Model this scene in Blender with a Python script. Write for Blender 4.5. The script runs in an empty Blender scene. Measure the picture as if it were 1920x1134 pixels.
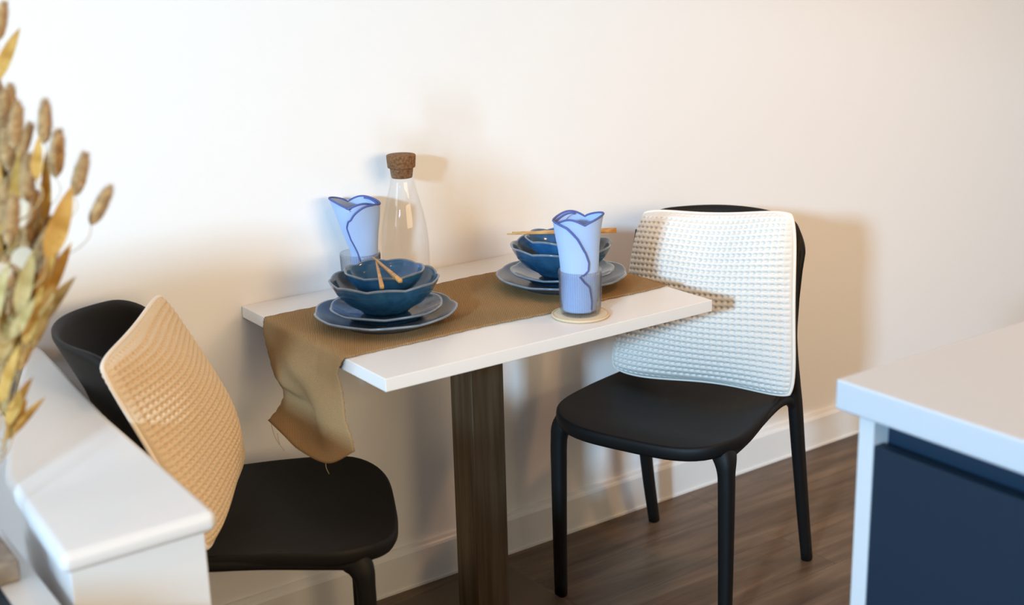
import bpy, bmesh, math, random
import numpy as np
from mathutils import Vector, Matrix
C = bpy.context.scene
col = C.collection
random.seed(7)
PI = math.pi

# ------------------------------------------------------------ camera
cam_data = bpy.data.cameras.new('camera')
cam = bpy.data.objects.new('camera', cam_data); col.objects.link(cam)
CAMP = Vector((-1.02183, -2.42921, 1.47548))
yaw, pitch, roll = 0.609597, -0.277312, -0.0262564
cam_data.sensor_width = 36.0
cam_data.lens = 2455.357 / 1920 * 36.0
f_ = Vector((math.sin(yaw)*math.cos(pitch), math.cos(yaw)*math.cos(pitch), math.sin(pitch)))
r0 = Vector((math.cos(yaw), -math.sin(yaw), 0)); u0 = r0.cross(f_)
cr, sr = math.cos(roll), math.sin(roll)
r_ = cr*r0 + sr*u0; u_ = -sr*r0 + cr*u0
M = Matrix((r_, u_, -f_)).transposed().to_4x4(); M.translation = CAMP
cam.matrix_world = M
cam_data.clip_start = 0.05
cam_data.dof.use_dof = True
cam_data.dof.focus_distance = 2.72
cam_data.dof.aperture_fstop = 3.2
C.camera = cam

# ------------------------------------------------------------ view + world + lights
C.view_settings.view_transform = 'Standard'
C.view_settings.look = 'None'
C.view_settings.gamma = 1.0
C.view_settings.use_curve_mapping = False
C.view_settings.exposure = 0.0
w = bpy.data.worlds.new('world'); C.world = w; w.use_nodes = True
w.node_tree.nodes['Background'].inputs[0].default_value = (1.0, 0.80, 0.62, 1)
w.node_tree.nodes['Background'].inputs[1].default_value = 0.03

def area(name, loc, target, size, sizey, power, color, spread=180):
    l = bpy.data.lights.new(name, 'AREA'); l.shape = 'RECTANGLE'; l.size = size; l.size_y = sizey
    l.energy = power; l.color = color; l.spread = math.radians(spread)
    o = bpy.data.objects.new(name, l); col.objects.link(o); o.location = loc
    d = Vector(target) - Vector(loc); o.rotation_euler = d.to_track_quat('-Z', 'Y').to_euler()
    return o
# cool daylight from a far window on the left, low enough to reach under the table
def watts(p, rgb): m = max(rgb); return p*m, tuple(c/m for c in rgb)
p_, c_ = watts(900, (0.43, 0.72, 1.0)); area('far_daylight', (-7.0, -5.35, 2.95), (0.5, -0.3, 0.7), 0.5, 0.5, p_, c_)
# soft cool fill, added to brighten the left of the back wall
p_, c_ = watts(60, (0.26, 0.31, 0.36)); area('left_fill', (-2.7, -0.65, 1.6), (1.0, -0.5, 1.0), 0.9, 0.9, p_, c_)
# the warm lit room behind the camera
p_, c_ = watts(100, (0.95, 0.70, 0.40)); area('room_light', (0.45, -4.6, 1.8), (0.4, 0, 0.8), 2.6, 1.1, p_, c_)
def downlight(x, y, rgb):
    e_, c_ = watts(60, rgb); l = bpy.data.lights.new('warm_downlight', 'SPOT'); l.energy = e_; l.color = c_
    l.spot_size = math.radians(130); l.spot_blend = 0.8; l.shadow_soft_size = 0.06
    o = bpy.data.objects.new('warm_downlight', l); col.objects.link(o); o.location = (x, y, 2.44)
for (x, y, rgb) in ((0.15, -1.5, (0.34, 0.18, 0.075)), (1.75, -1.3, (0.85, 0.42, 0.19)), (-1.4, -1.4, (0.20, 0.11, 0.05))):
    downlight(x, y, rgb)

# ------------------------------------------------------------ materials
def mat(name, color, rough=0.5, metal=0.0, spec=0.5, **kw):
    m = bpy.data.materials.new(name); m.use_nodes = True
    b = m.node_tree.nodes['Principled BSDF']
    b.inputs['Base Color'].default_value = (*color, 1); b.inputs['Roughness'].default_value = rough
    b.inputs['Metallic'].default_value = metal
    b.inputs['Specular IOR Level'].default_value = spec
    for k, v in kw.items(): b.inputs[k.replace('_', ' ')].default_value = v
    return m
def nodes(m): return m.node_tree.nodes, m.node_tree.links, m.node_tree.nodes['Principled BSDF']
def noise_bump(m, scale, strength, dist=0.001, detail=3, stretch=None):
    N, L, b = nodes(m)
    tc = N.new('ShaderNodeTexCoord'); n = N.new('ShaderNodeTexNoise'); bp = N.new('ShaderNodeBump')
    src = tc.outputs['Object']
    if stretch:
        mp = N.new('ShaderNodeMapping'); mp.inputs['Scale'].default_value = stretch
        L.new(src, mp.inputs[0]); src = mp.outputs[0]
    L.new(src, n.inputs['Vector']); n.inputs['Scale'].default_value = scale; n.inputs['Detail'].default_value = detail
    L.new(n.outputs['Fac'], bp.inputs['Height']); bp.inputs['Strength'].default_value = strength
    bp.inputs['Distance'].default_value = dist
    L.new(bp.outputs[0], b.inputs['Normal'])
    return n
def noise_color(m, c1, c2, scale, detail=4, stretch=None, lo=0.35, hi=0.65, rot=None):
    N, L, b = nodes(m)
    tc = N.new('ShaderNodeTexCoord'); n = N.new('ShaderNodeTexNoise'); r = N.new('ShaderNodeValToRGB')
    mp = N.new('ShaderNodeMapping')
    if stretch: mp.inputs['Scale'].default_value = stretch
    if rot: mp.inputs['Rotation'].default_value = rot
    L.new(tc.outputs['Object'], mp.inputs[0]); L.new(mp.outputs[0], n.inputs['Vector'])
    n.inputs['Scale'].default_value = scale; n.inputs['Detail'].default_value = detail
    r.color_ramp.elements[0].position = lo; r.color_ramp.elements[1].position = hi
    r.color_ramp.elements[0].color = (*c1, 1); r.color_ramp.elements[1].color = (*c2, 1)
    L.new(n.outputs['Fac'], r.inputs[0]); L.new(r.outputs[0], b.inputs['Base Color'])
    return r

m_wall = mat('wall_paint', (0.86, 0.85, 0.84), 0.75, spec=0.3); noise_bump(m_wall, 260, 0.12, 0.001)
m_trim = mat('white_gloss_paint', (0.84, 0.83, 0.81), 0.35)
m_ceil = mat('ceiling_paint', (0.8, 0.79, 0.77), 0.9)
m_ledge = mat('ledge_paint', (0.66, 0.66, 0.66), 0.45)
m_black = mat('black_plastic', (0.0062, 0.0055, 0.0052), 0.55, spec=0.26); noise_bump(m_black, 900, 0.35, 0.0006, 2)
m_top = mat('white_laminate', (0.75, 0.735, 0.71), 0.32)
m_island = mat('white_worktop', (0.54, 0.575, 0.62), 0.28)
m_navy = mat('navy_door', (0.0085, 0.0215, 0.040), 0.5, spec=0.3); noise_bump(m_navy, 700, 0.15, 0.0005)
m_navyrail = mat('navy_rail', (0.010, 0.027, 0.052), 0.45, spec=0.3)
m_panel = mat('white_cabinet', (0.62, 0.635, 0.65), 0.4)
m_steel = mat('brushed_steel', (0.30, 0.245, 0.18), 0.42, 0.85)
noise_bump(m_steel, 120, 0.2, 0.0005, 3, (1, 1, 0.03)); noise_color(m_steel, (0.12, 0.088, 0.054), (0.19, 0.15, 0.10), 60, 3, (1, 1, 0.05))
m_plate = mat('steel_plate', (0.15, 0.118, 0.085), 0.5, 0.6)
m_cork = mat('cork', (0.3, 0.16, 0.07), 0.85); noise_color(m_cork, (0.12, 0.052, 0.020), (0.30, 0.16, 0.07), 220, 6, lo=0.3, hi=0.65); noise_bump(m_cork, 300, 0.6, 0.001)
m_bamboo = mat('bamboo', (0.52, 0.26, 0.07), 0.45); noise_color(m_bamboo, (0.40, 0.19, 0.05), (0.62, 0.34, 0.10), 90, 3, (0.06, 1, 1))
m_coaster = mat('woven_straw', (0.68, 0.58, 0.42), 0.85)
m_coaster2 = mat('straw_rope_edge', (0.60, 0.47, 0.30), 0.85)
m_wood = mat('grey_block', (0.22, 0.18, 0.15), 0.7); noise_color(m_wood, (0.16, 0.13, 0.11), (0.30, 0.25, 0.2), 30, 4, (1, 8, 1))
m_napkin = mat('pale_blue_linen', (0.35, 0.475, 0.73), 0.9); noise_bump(m_napkin, 900, 0.5, 0.0006)
m_border = mat('blue_stitching', (0.08, 0.11, 0.32), 0.85); noise_bump(m_border, 1500, 0.5, 0.0005)

# wooden floor, boards running along x
m_floor = mat('wood_floor', (0.1, 0.06, 0.035), 0.42)
N, L, b = nodes(m_floor)
tc = N.new('ShaderNodeTexCoord'); bk = N.new('ShaderNodeTexBrick')
bk.inputs['Scale'].default_value = 1.0; bk.inputs['Brick Width'].default_value = 1.22; bk.inputs['Row Height'].default_value = 0.18
bk.inputs['Mortar Size'].default_value = 0.0009; bk.inputs['Mortar Smooth'].default_value = 0.3; bk.inputs['Bias'].default_value = 0
bk.inputs['Color1'].default_value = (0.2, 0.2, 0.2, 1); bk.inputs['Color2'].default_value = (0.8, 0.8, 0.8, 1); bk.inputs['Mortar'].default_value = (0.5, 0.5, 0.5, 1)
L.new(tc.outputs['Object'], bk.inputs['Vector'])
mp = N.new('ShaderNodeMapping'); mp.inputs['Scale'].default_value = (1.3, 11, 1); L.new(tc.outputs['Object'], mp.inputs[0])
off = N.new('ShaderNodeVectorMath'); off.operation = 'MULTIPLY_ADD'
L.new(bk.outputs['Color'], off.inputs[0]); off.inputs[1].default_value = (7, 5, 0); L.new(mp.outputs[0], off.inputs[2])
n1 = N.new('ShaderNodeTexNoise'); n1.inputs['Scale'].default_value = 1.6; n1.inputs['Detail'].default_value = 8; n1.inputs['Roughness'].default_value = 0.62; n1.inputs['Distortion'].default_value = 0.6
L.new(off.outputs[0], n1.inputs['Vector'])
rp = N.new('ShaderNodeValToRGB'); e = rp.color_ramp.elements
e[0].position = 0.28; e[0].color = (0.052, 0.028, 0.015, 1); e[1].position = 0.74; e[1].color = (0.225, 0.155, 0.098, 1)
x_ = rp.color_ramp.elements.new(0.5); x_.color = (0.122, 0.077, 0.047, 1)
L.new(n1.outputs['Fac'], rp.inputs[0])
mx = N.new('ShaderNodeMix'); mx.data_type = 'RGBA'; mx.blend_type = 'MULTIPLY'
L.new(bk.outputs['Fac'], mx.inputs[0]); L.new(rp.outputs[0], mx.inputs[6]); mx.inputs[7].default_value = (0.45, 0.42, 0.4, 1)
L.new(mx.outputs[2], b.inputs['Base Color'])
bp = N.new('ShaderNodeBump'); bp.inputs['Strength'].default_value = 0.15; bp.inputs['Distance'].default_value = 0.001
L.new(n1.outputs['Fac'], bp.inputs['Height']); L.new(bp.outputs[0], b.inputs['Normal'])

# glazed ceramic
def glaze(name, c1, c2, rough=0.12):
    m = mat(name, c1, rough, spec=0.5, Coat_Weight=0.25, Coat_Roughness=0.06)
    noise_color(m, c1, c2, 40, 8, lo=0.3, hi=0.75)
    noise_bump(m, 45, 0.05, 0.001)
    return m
m_glaze = glaze('blue_glaze', (0.012, 0.052, 0.115), (0.028, 0.105, 0.20))
m_glaze_small = glaze('bright_blue_glaze', (0.014, 0.075, 0.20), (0.035, 0.14, 0.31))
m_glaze_plate = glaze('slate_blue_glaze', (0.020, 0.040, 0.075), (0.038, 0.068, 0.115), 0.3)
m_glaze_rim = glaze('pale_rim_glaze', (0.12, 0.155, 0.20), (0.20, 0.245, 0.29), 0.2)

# burlap runner: fine diagonal weave
m_run = mat('burlap', (0.25, 0.15, 0.06), 0.95, spec=0.1)
N, L, b = nodes(m_run)
tc = N.new('ShaderNodeTexCoord')
def wave(rot, scale):
    mp = N.new('ShaderNodeMapping'); mp.inputs['Rotation'].default_value = rot
    L.new(tc.outputs['UV'], mp.inputs[0]); wv = N.new('ShaderNodeTexWave'); wv.inputs['Scale'].default_value = scale
    wv.inputs['Distortion'].default_value = 0.8; wv.inputs['Detail Scale'].default_value = 4
    L.new(mp.outputs[0], wv.inputs['Vector']); return wv
w1 = wave((0, 0, 0.5), 95); w2 = wave((0, 0, 0.5 + PI/2), 95)
ad = N.new('ShaderNodeMath'); ad.operation = 'ADD'; L.new(w1.outputs['Fac'], ad.inputs[0]); L.new(w2.outputs['Fac'], ad.inputs[1])
rp = N.new('ShaderNodeValToRGB'); e = rp.color_ramp.elements
e[0].position = 0.2; e[0].color = (0.185, 0.105, 0.042, 1); e[1].position = 1.0; e[1].color = (0.50, 0.325, 0.160, 1)
dv = N.new('ShaderNodeMath'); dv.operation = 'MULTIPLY'; dv.inputs[1].default_value = 0.5
L.new(ad.outputs[0], dv.inputs[0]); L.new(dv.outputs[0], rp.inputs[0]); L.new(rp.outputs[0], b.inputs['Base Color'])
bp = N.new('ShaderNodeBump'); bp.inputs['Strength'].default_value = 0.5; bp.inputs['Distance'].default_value = 0.001
L.new(ad.outputs[0], bp.inputs['Height']); L.new(bp.outputs[0], b.inputs['Normal'])

m_cream = mat('cream_cotton', (0.78, 0.735, 0.68), 0.95, spec=0.15); noise_bump(m_cream, 1400, 0.5, 0.0008)
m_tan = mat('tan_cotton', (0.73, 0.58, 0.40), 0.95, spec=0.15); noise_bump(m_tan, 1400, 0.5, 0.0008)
m_cream2 = mat('cream_piping', (0.84, 0.77, 0.68), 0.95, spec=0.15)

# thin clear glass (walls a millimetre thick: light passes straight on)
def thin_glass(name, tint=(0.97, 0.98, 0.98), ribs=False, refl=1.0, ior=1.45):
    m = bpy.data.materials.new(name); m.use_nodes = True
    N, L = m.node_tree.nodes, m.node_tree.links
    N.remove(N['Principled BSDF']); out = N['Material Output']
    tr = N.new('ShaderNodeBsdfTransparent'); tr.inputs[0].default_value = (*tint, 1)
    gl = N.new('ShaderNodeBsdfGlossy'); gl.inputs['Roughness'].default_value = 0.03
    lw = N.new('ShaderNodeLayerWeight'); lw.inputs[0].default_value = 0.5
    pw = N.new('ShaderNodeMath'); pw.operation = 'POWER'; pw.inputs[1].default_value = 3.0; L.new(lw.outputs['Facing'], pw.inputs[0])
    fr = N.new('ShaderNodeMath'); fr.operation = 'MULTIPLY_ADD'; fr.inputs[1].default_value = 0.45*refl; fr.inputs[2].default_value = 0.03*refl; L.new(pw.outputs[0], fr.inputs[0])
    mxs = N.new('ShaderNodeMixShader'); L.new(fr.outputs[0], mxs.inputs[0]); L.new(tr.outputs[0], mxs.inputs[1]); L.new(gl.outputs[0], mxs.inputs[2])
    L.new(mxs.outputs[0], out.inputs[0])
    return m
m_glass = thin_glass('clear_glass', (0.985, 0.985, 0.985), refl=0.55)
m_ribglass = thin_glass('ribbed_glass', (0.95, 0.965, 0.98), refl=1.3)

# vertical flutes of the tumblers: their refraction streaks painted in as darker stripes of tint
N, L = m_ribglass.node_tree.nodes, m_ribglass.node_tree.links
tc = N.new('ShaderNodeTexCoord'); gr = N.new('ShaderNodeTexGradient'); gr.gradient_type = 'RADIAL'; L.new(tc.outputs['Object'], gr.inputs[0])
ml = N.new('ShaderNodeMath'); ml.operation = 'MULTIPLY'; ml.inputs[1].default_value = 56*2*PI; L.new(gr.outputs['Fac'], ml.inputs[0])
sn = N.new('ShaderNodeMath'); sn.operation = 'SINE'; L.new(ml.outputs[0], sn.inputs[0])
rp = N.new('ShaderNodeValToRGB'); rp.color_ramp.elements[0].position = 0.0; rp.color_ramp.elements[1].position = 0.75
rp.color_ramp.elements[0].color = (0.87, 0.89, 0.92, 1); rp.color_ramp.elements[1].color = (0.99, 0.99, 0.99, 1)
L.new(sn.outputs[0], rp.inputs[0]); L.new(rp.outputs[0], N['Transparent BSDF'].inputs[0])

# dried grasses
m_tail = mat('bunny_tail_fluff', (0.50, 0.33, 0.15), 1.0, spec=0.1, Sheen_Weight=0.5); noise_color(m_tail, (0.36, 0.21, 0.085), (0.58, 0.38, 0.175), 90, 4)
m_stalk = mat('dried_stalk', (0.42, 0.28, 0.11), 0.8); 
m_leafA = mat('dried_golden_leaf', (0.60, 0.37, 0.09), 1.0, spec=0.05); noise_color(m_leafA, (0.36, 0.19, 0.04), (0.58, 0.36, 0.11), 40, 4)
m_leafB = mat('dried_pale_leaf', (0.66, 0.57, 0.34), 1.0, spec=0.05); noise_color(m_leafB, (0.34, 0.25, 0.09), (0.56, 0.44, 0.22), 40, 4)
m_pod = mat('papery_pod', (0.66, 0.56, 0.42), 0.8, spec=0.2)

# ------------------------------------------------------------ helpers
def tag(o, label=None, cat=None, group=None, kind=None):
    if label: o['label'] = label
    if cat: o['category'] = cat
    if group: o['group'] = group
    if kind: o['kind'] = kind
    return o
def empty(name, loc, rz=0.0):
    o = bpy.data.objects.new(name, None); col.objects.link(o); o.location = loc; o.rotation_euler = (0, 0, rz)
    o.empty_display_size = 0.05
    return o
def obj(name, verts, faces, mats, parent=None, smooth=True, uv=None, midx=None):
    me = bpy.data.meshes.new(name); me.from_pydata([tuple(map(float, v)) for v in verts], [], [tuple(int(i) for i in f) for f in faces])
    if not isinstance(mats, (list, tuple)): mats = [mats]
    for m in mats: me.materials.append(m)
    if smooth: me.polygons.foreach_set('use_smooth', [True]*len(me.polygons))
    if midx is not None: me.polygons.foreach_set('material_index', midx)
    if uv is not None:
        ul = me.uv_layers.new(name='UVMap'); li = np.zeros(len(me.loops), dtype=np.int32); me.loops.foreach_get('vertex_index', li)
        ul.data.foreach_set('uv', np.asarray(uv, dtype=np.float32)[li].ravel())
    me.update()
    bm = bmesh.new(); bm.from_mesh(me); bmesh.ops.recalc_face_normals(bm, faces=bm.faces); bm.to_mesh(me); bm.free()
    o = bpy.data.objects.new(name, me); col.objects.link(o)
    if parent: o.parent = parent
    return o
def box(name, lo, hi, m, parent=None, bevel=0.0, seg=3):
    bm = bmesh.new()
    r = bmesh.ops.create_cube(bm, size=1.0)
    for v in r['verts']:
        v.co = Vector([(lo[i]+hi[i])/2 + v.co[i]*(hi[i]-lo[i]) for i in range(3)])
    if bevel > 0:
        bmesh.ops.bevel(bm, geom=list(bm.edges), offset=bevel, segments=seg, affect='EDGES', profile=0.5)
    me = bpy.data.meshes.new(name); bm.to_mesh(me); bm.free(); me.materials.append(m)
    if bevel > 0: me.polygons.foreach_set('use_smooth', [True]*len(me.polygons))
    o = bpy.data.objects.new(name, me); col.objects.link(o)
    if bevel > 0:
        md = o.modifiers.new('weighted', 'WEIGHTED_NORMAL'); md.keep_sharp = True
    if parent: o.parent = parent
    return o
def prism(name, poly, z0, z1, m, parent=None, bevel=0.0, seg=4):
    bm = bmesh.new()
    a = [bm.verts.new((x, y, z0)) for x, y in poly]; t = [bm.verts.new((x, y, z1)) for x, y in poly]
    n = len(poly); bm.faces.new(a[::-1]); bm.faces.new(t)
    for i in range(n): bm.faces.new((a[i], a[(i+1) % n], t[(i+1) % n], t[i]))
    bmesh.ops.recalc_face_normals(bm, faces=bm.faces)
    if bevel > 0: bmesh.ops.bevel(bm, geom=list(bm.edges), offset=bevel, segments=seg, affect='EDGES', profile=0.5, clamp_overlap=True)
    me = bpy.data.meshes.new(name); bm.to_mesh(me); bm.free(); me.materials.append(m)
    o = bpy.data.objects.new(name, me); col.objects.link(o)
    if bevel > 0:
        me.polygons.foreach_set('use_smooth', [True]*len(me.polygons)); md = o.modifiers.new('weighted', 'WEIGHTED_NORMAL')
    if parent: o.parent = parent
    return o
def catmull(pts, n):
    pts = [np.array(p, float) for p in pts]; P = [2*pts[0]-pts[1]] + pts + [2*pts[-1]-pts[-2]]; out = []
    for i in range(1, len(P)-2):
        for k in range(n):
            t = k/n; a, b_, c_, d = P[i-1], P[i], P[i+1], P[i+2]
            out.append(0.5*((2*b_)+(-a+c_)*t+(2*a-5*b_+4*c_-d)*t*t+(-a+3*b_-3*c_+d)*t**3))
    out.append(pts[-1]); return out
def tube_mesh(path, rad, n=10, power=2.0, closed=False, up=(0, 0, 1)):
    """path: list of points; rad: list of (ra, rb) or floats; superelliptic cross-section"""
    P = [Vector(p) for p in path]; V = []; F = []; K = len(P)
    prev = None
    for i in range(K):
        if closed: t = (P[(i+1) % K] - P[i-1])
        else: t = P[min(i+1, K-1)] - P[max(i-1, 0)]
        t.normalize()
        if prev is None:
            a = Vector(up) if abs(t.dot(Vector(up))) < 0.95 else Vector((1, 0, 0))
            a = (a - t*a.dot(t)).normalized()
        else:
            a = (prev - t*prev.dot(t)).normalized()
        prev = a; bb = t.cross(a)
        rr = rad[i] if isinstance(rad, (list, tuple)) else rad
        ra, rb = rr if isinstance(rr, (list, tuple)) else (rr, rr)
        for k in range(n):
            th = 2*PI*k/n; cx = math.cos(th); sx = math.sin(th)
            cx = math.copysign(abs(cx)**(2/power), cx); sx = math.copysign(abs(sx)**(2/power), sx)
            V.append(P[i] + a*cx*ra + bb*sx*rb)
    for i in range(K if closed else K-1):
        j = (i+1) % K
        for k in range(n):
            F.append((i*n+k, i*n+(k+1) % n, j*n+(k+1) % n, j*n+k))
    if not closed:
        F.append(tuple(range(n))[::-1]); F.append(tuple((K-1)*n+k for k in range(n)))
    return V, F
def tube(name, path, rad, m, parent=None, n=10, power=2.0, closed=False, up=(0, 0, 1)):
    V, F = tube_mesh(path, rad, n, power, closed, up); return obj(name, V, F, m, parent)
def lathe(name, prof, m, parent=None, n=64, rmod=None, loc=(0, 0, 0), midx=None, mats=None):
    V = []; F = []; MI = []
    for j, (r, z) in enumerate(prof):
        for k in range(n):
            th = 2*PI*k/n; rr, zz = (r, z) if rmod is None else rmod(j, r, z, th)
            V.append((loc[0]+rr*math.cos(th), loc[1]+rr*math.sin(th), loc[2]+zz))
    for j in range(len(prof)-1):
        for k in range(n):
            F.append((j*n+k, j*n+(k+1) % n, (j+1)*n+(k+1) % n, (j+1)*n+k)); MI.append(midx[j] if midx else 0)
    if prof[0][0] < 1e-3 or prof[0][0] < 0.2: pass
    o = obj(name, V, F, mats or m, parent, midx=MI)
    return o

# ------------------------------------------------------------ the room
def struct(o): o['kind'] = 'structure'; return o
struct(box('floor', (-5.2, -6.5, -0.05), (4.2, 0.1, 0.0), m_floor))
struct(box('wall_back', (-5.2, 0.0, 0.0), (4.2, 0.1, 2.5), m_wall))
struct(box('ceiling', (-4.0, -6.5, 2.5), (4.2, 0.1, 2.56), m_ceil))
struct(box('wall_right', (4.1, -6.5, 0.0), (4.2, 0.0, 2.5), m_wall))
# baseboard with a chamfered top lip
def baseboard():
    prof = [(0.0, 0.0), (-0.016, 0.0), (-0.016, 0.088), (-0.0135, 0.0935), (-0.010, 0.0965), (-0.008, 0.1035), (0.0, 0.1045)]
    V = []; F = []; n = len(prof)
    for x in (-5.2, 4.1): V += [(x, y, z) for y, z in prof]
    for k in range(n): F.append((k, (k+1) % n, n+(k+1) % n, n+k))
    F.append(tuple(range(n))); F.append(tuple(n+k for k in range(n)))
    o = obj('baseboard_back', V, F, m_trim, smooth=False); struct(o)
    struct(box('trim_2', (-5.2, -0.0195, 0.0), (4.1, -0.0155, 0.006), m_trim))
baseboard()
# low half wall with a bullnosed cap, standing out from the back wall on the left
cap = [(-0.405, 0.0), (-0.432, -0.45), (-0.438, -0.905), (-0.646, -0.909), (-0.631, -0.600), (-0.552, -0.333), (-0.430, 0.0)]
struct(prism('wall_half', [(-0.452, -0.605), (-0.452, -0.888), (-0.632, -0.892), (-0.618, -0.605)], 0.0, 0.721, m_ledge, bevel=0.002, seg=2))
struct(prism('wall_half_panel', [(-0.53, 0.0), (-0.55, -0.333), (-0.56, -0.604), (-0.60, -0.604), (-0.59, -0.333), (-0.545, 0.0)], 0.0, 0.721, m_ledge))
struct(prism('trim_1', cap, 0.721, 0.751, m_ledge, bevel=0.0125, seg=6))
# unseen blockers added further left, keeping daylight off the low back wall and ledge
struct(box('daylight_blocker', (-3.2, -1.12, 0.0), (-1.31, -1.03, 1.275), m_wall))
struct(box('daylight_blocker_low', (-1.45, -1.45, 0.0), (-1.31, -1.121, 0.93), m_wall))  # lower unseen block, added to shade the side of the half wall

# ------------------------------------------------------------ chairs
ZS = 0.462
def side_x(z):      # back line of the stile, local x, against height
    zs = [0.44, 0.50, 0.56, 0.62, 0.68, 0.74, 0.80, 0.84]
    xs = [0.132, 0.119, 0.107, 0.101, 0.101, 0.108, 0.124, 0.134]
    return float(np.interp(z, zs, xs))
def seat_half(x):   # seat half width
    return float(np.interp(x, [-0.31, -0.27, -0.2, -0.1, 0.0, 0.13], [0.226, 0.226, 0.223, 0.212, 0.200, 0.190]))
def make_chair(loc, rz):
    root = empty('dining_chair', loc, rz)
    # seat: rings from the middle outwards, then a rolled skirt
    V = []; F = []; NA = 96; rings = [0.0, 0.2, 0.4, 0.6, 0.75, 0.86, 0.93, 0.97, 0.99]
    def outline(th):
        c_, s_ = math.cos(th), math.sin(th)
        p = 5.0 if c_ > 0 else 3.6
        d = (abs(c_)**p + abs(s_)**p)**(-1/p)
        x = -0.085 + 0.222*c_*d
        return x, s_*d
    def put(rs, th, dz, inset=0.0):
        x, y = outline(th); x = -0.085 + (x+0.085)*rs
        hw = seat_half(x); y = y*rs*(hw - inset)
        dish = -0.016*(1-rs**2)
        edge = -0.012*max(0, (-(x) - 0.235)/0.075)**1.6 if x < -0.235 else 0
        back = 0.010*max(0, (x)/0.11)**2
        side = 0.006*min(1, abs(y)/0.2)**3*max(0, min(1, (x+0.28)/0.2))
        return (x, y, ZS + dish + edge + back + side + dz)
    for rs in rings:
        for k in range(NA): V.append(put(max(rs, 0.002), 2*PI*k/NA, 0))
    skirt = [(1.0, -0.003), (1.005, -0.010), (1.003, -0.022), (0.985, -0.030), (0.95, -0.030), (0.94, -0.016), (0.6, -0.013), (0.3, -0.011), (0.004, -0.010)]
    for rs, dz in skirt:
        for k in range(NA):
            v = put(rs, 2*PI*k/NA, 0); th = 2*PI*k/NA
            V.append((v[0], v[1], v[2] + dz))
    R = len(rings) + len(skirt)
    for j in range(R-1):
        for k in range(NA): F.append((j*NA+k, j*NA+(k+1) % NA, (j+1)*NA+(k+1) % NA, (j+1)*NA+k))
    obj('seat', V, F, m_black, root)
    # backrest: one bowed shell whose sides run down as stiles to the seat
    NU, NV = 48, 30
    def zt(u): return 0.838 - 0.008*u*u - 0.048*(1 - math.sqrt(max(0, 1 - (max(0, abs(u)-0.76)/0.24)**2)))
    def zb(u): return 0.590 if abs(u) < 0.72 else 0.590 - (0.590-0.455)*min(1, ((abs(u)-0.72)/0.2))**1.0
    def bow(z): return float(np.interp(z, [0.45, 0.6, 0.7, 0.84], [0.02, 0.07, 0.10, 0.130]))
    def P(u, z, off):
        lat = 0.196*u + 0.006*u*max(0, (z-0.6)/0.24)
        x = side_x(z) + bow(z)*(1-abs(u)**2.3)
        thick = 0.006 + 0.009*abs(u)**6
        # shell normal in plan
        du = 1e-3; x2 = side_x(z) + bow(z)*(1-abs(u+du)**2.3); tx, ty = x2-x, 0.196*du
        l = math.hypot(tx, ty); nx, ny = ty/l, -tx/l
        return (x + nx*off*thick, lat + ny*off*thick, z)
    V = []; F = []; idx = {}
    us = [math.sin(PI/2*(-1 + 2*i/NU)) for i in range(NU+1)]
    ring = [(-1, 0), (1, 0)]
    for side in (1, -1):
        for j in range(NV+1):
            for i, u in enumerate(us):
                z = zb(u) + (zt(u)-zb(u))*j/NV
                e_ = min(1.0, min(j, NV-j)/1.0 + 0.35) if True else 1
                e2 = min(1.0, min(i, NU-i)/1.0 + 0.5)
                idx[(side, j, i)] = len(V); V.append(P(u, z, side*e_*e2))
    for side in (1, -1):
        for j in range(NV):
            for i in range(NU):
                q = (idx[(side, j, i)], idx[(side, j, i+1)], idx[(side, j+1, i+1)], idx[(side, j+1, i)])
                F.append(q if side == 1 else q[::-1])
    for j in range(NV):
        for i in (0, NU): F.append((idx[(1, j, i)], idx[(1, j+1, i)], idx[(-1, j+1, i)], idx[(-1, j, i)]))
    for i in range(NU):
        for j in (0, NV): F.append((idx[(1, j, i)], idx[(1, j, i+1)], idx[(-1, j, i+1)], idx[(-1, j, i)]))
    obj('backrest', V, F, m_black, root)
    # legs
    for s in (-1, 1):
        path = catmull([(-0.236, s*0.205, 0.0), (-0.237, s*0.205, 0.15), (-0.238, s*0.204, 0.30), (-0.238, s*0.2025, 0.385), (-0.232, s*0.196, 0.418), (-0.218, s*0.182, 0.434)], 5)
        rad = [(0.0135 + 0.0035*min(1, p[2]/0.38) + 0.014*max(0, (p[2]-0.385)/0.058)**1.5, 0.0135 + 0.0035*min(1, p[2]/0.38) + 0.012*max(0, (p[2]-0.385)/0.058)**1.5) for p in path]
        tube('leg', path, rad, m_black, root, 20, 2.8, up=(1, 0, 0))
        path = catmull([(0.222, s*0.207, 0.0), (0.184, s*0.206, 0.15), (0.148, s*0.203, 0.32), (0.133, s*0.199, 0.42), (0.122, s*0.196, 0.48), (0.107, s*0.196, 0.56), (0.101, s*0.197, 0.64), (0.109, s*0.199, 0.74), (0.120, s*0.199, 0.79)], 5)
        rad = [(0.0145 + 0.0045*min(1, p[2]/0.4) - 0.011*min(1, max(0, (p[2]-0.48)/0.26)), 0.0125 + 0.002*min(1, p[2]/0.4) - 0.009*min(1, max(0, (p[2]-0.48)/0.3))) for p in path]
        tube('leg', path, rad, m_black, root, 20, 2.8, up=(1, 0, 0))
    # rails under the seat sides, curving down into the rear legs
    for s in (-1, 1):
        path = catmull([(-0.225, s*0.200, 0.430), (-0.15, s*0.205, 0.441), (-0.05, s*0.196, 0.447), (0.05, s*0.190, 0.449), (0.105, s*0.194, 0.440), (0.134, s*0.199, 0.405), (0.144, s*0.201, 0.36)], 5)
        K_ = len(path); rad = [(0.011, 0.0115)]*K_
        tube('side_rail', path, rad, m_black, root, 14, 2.6)
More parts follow.
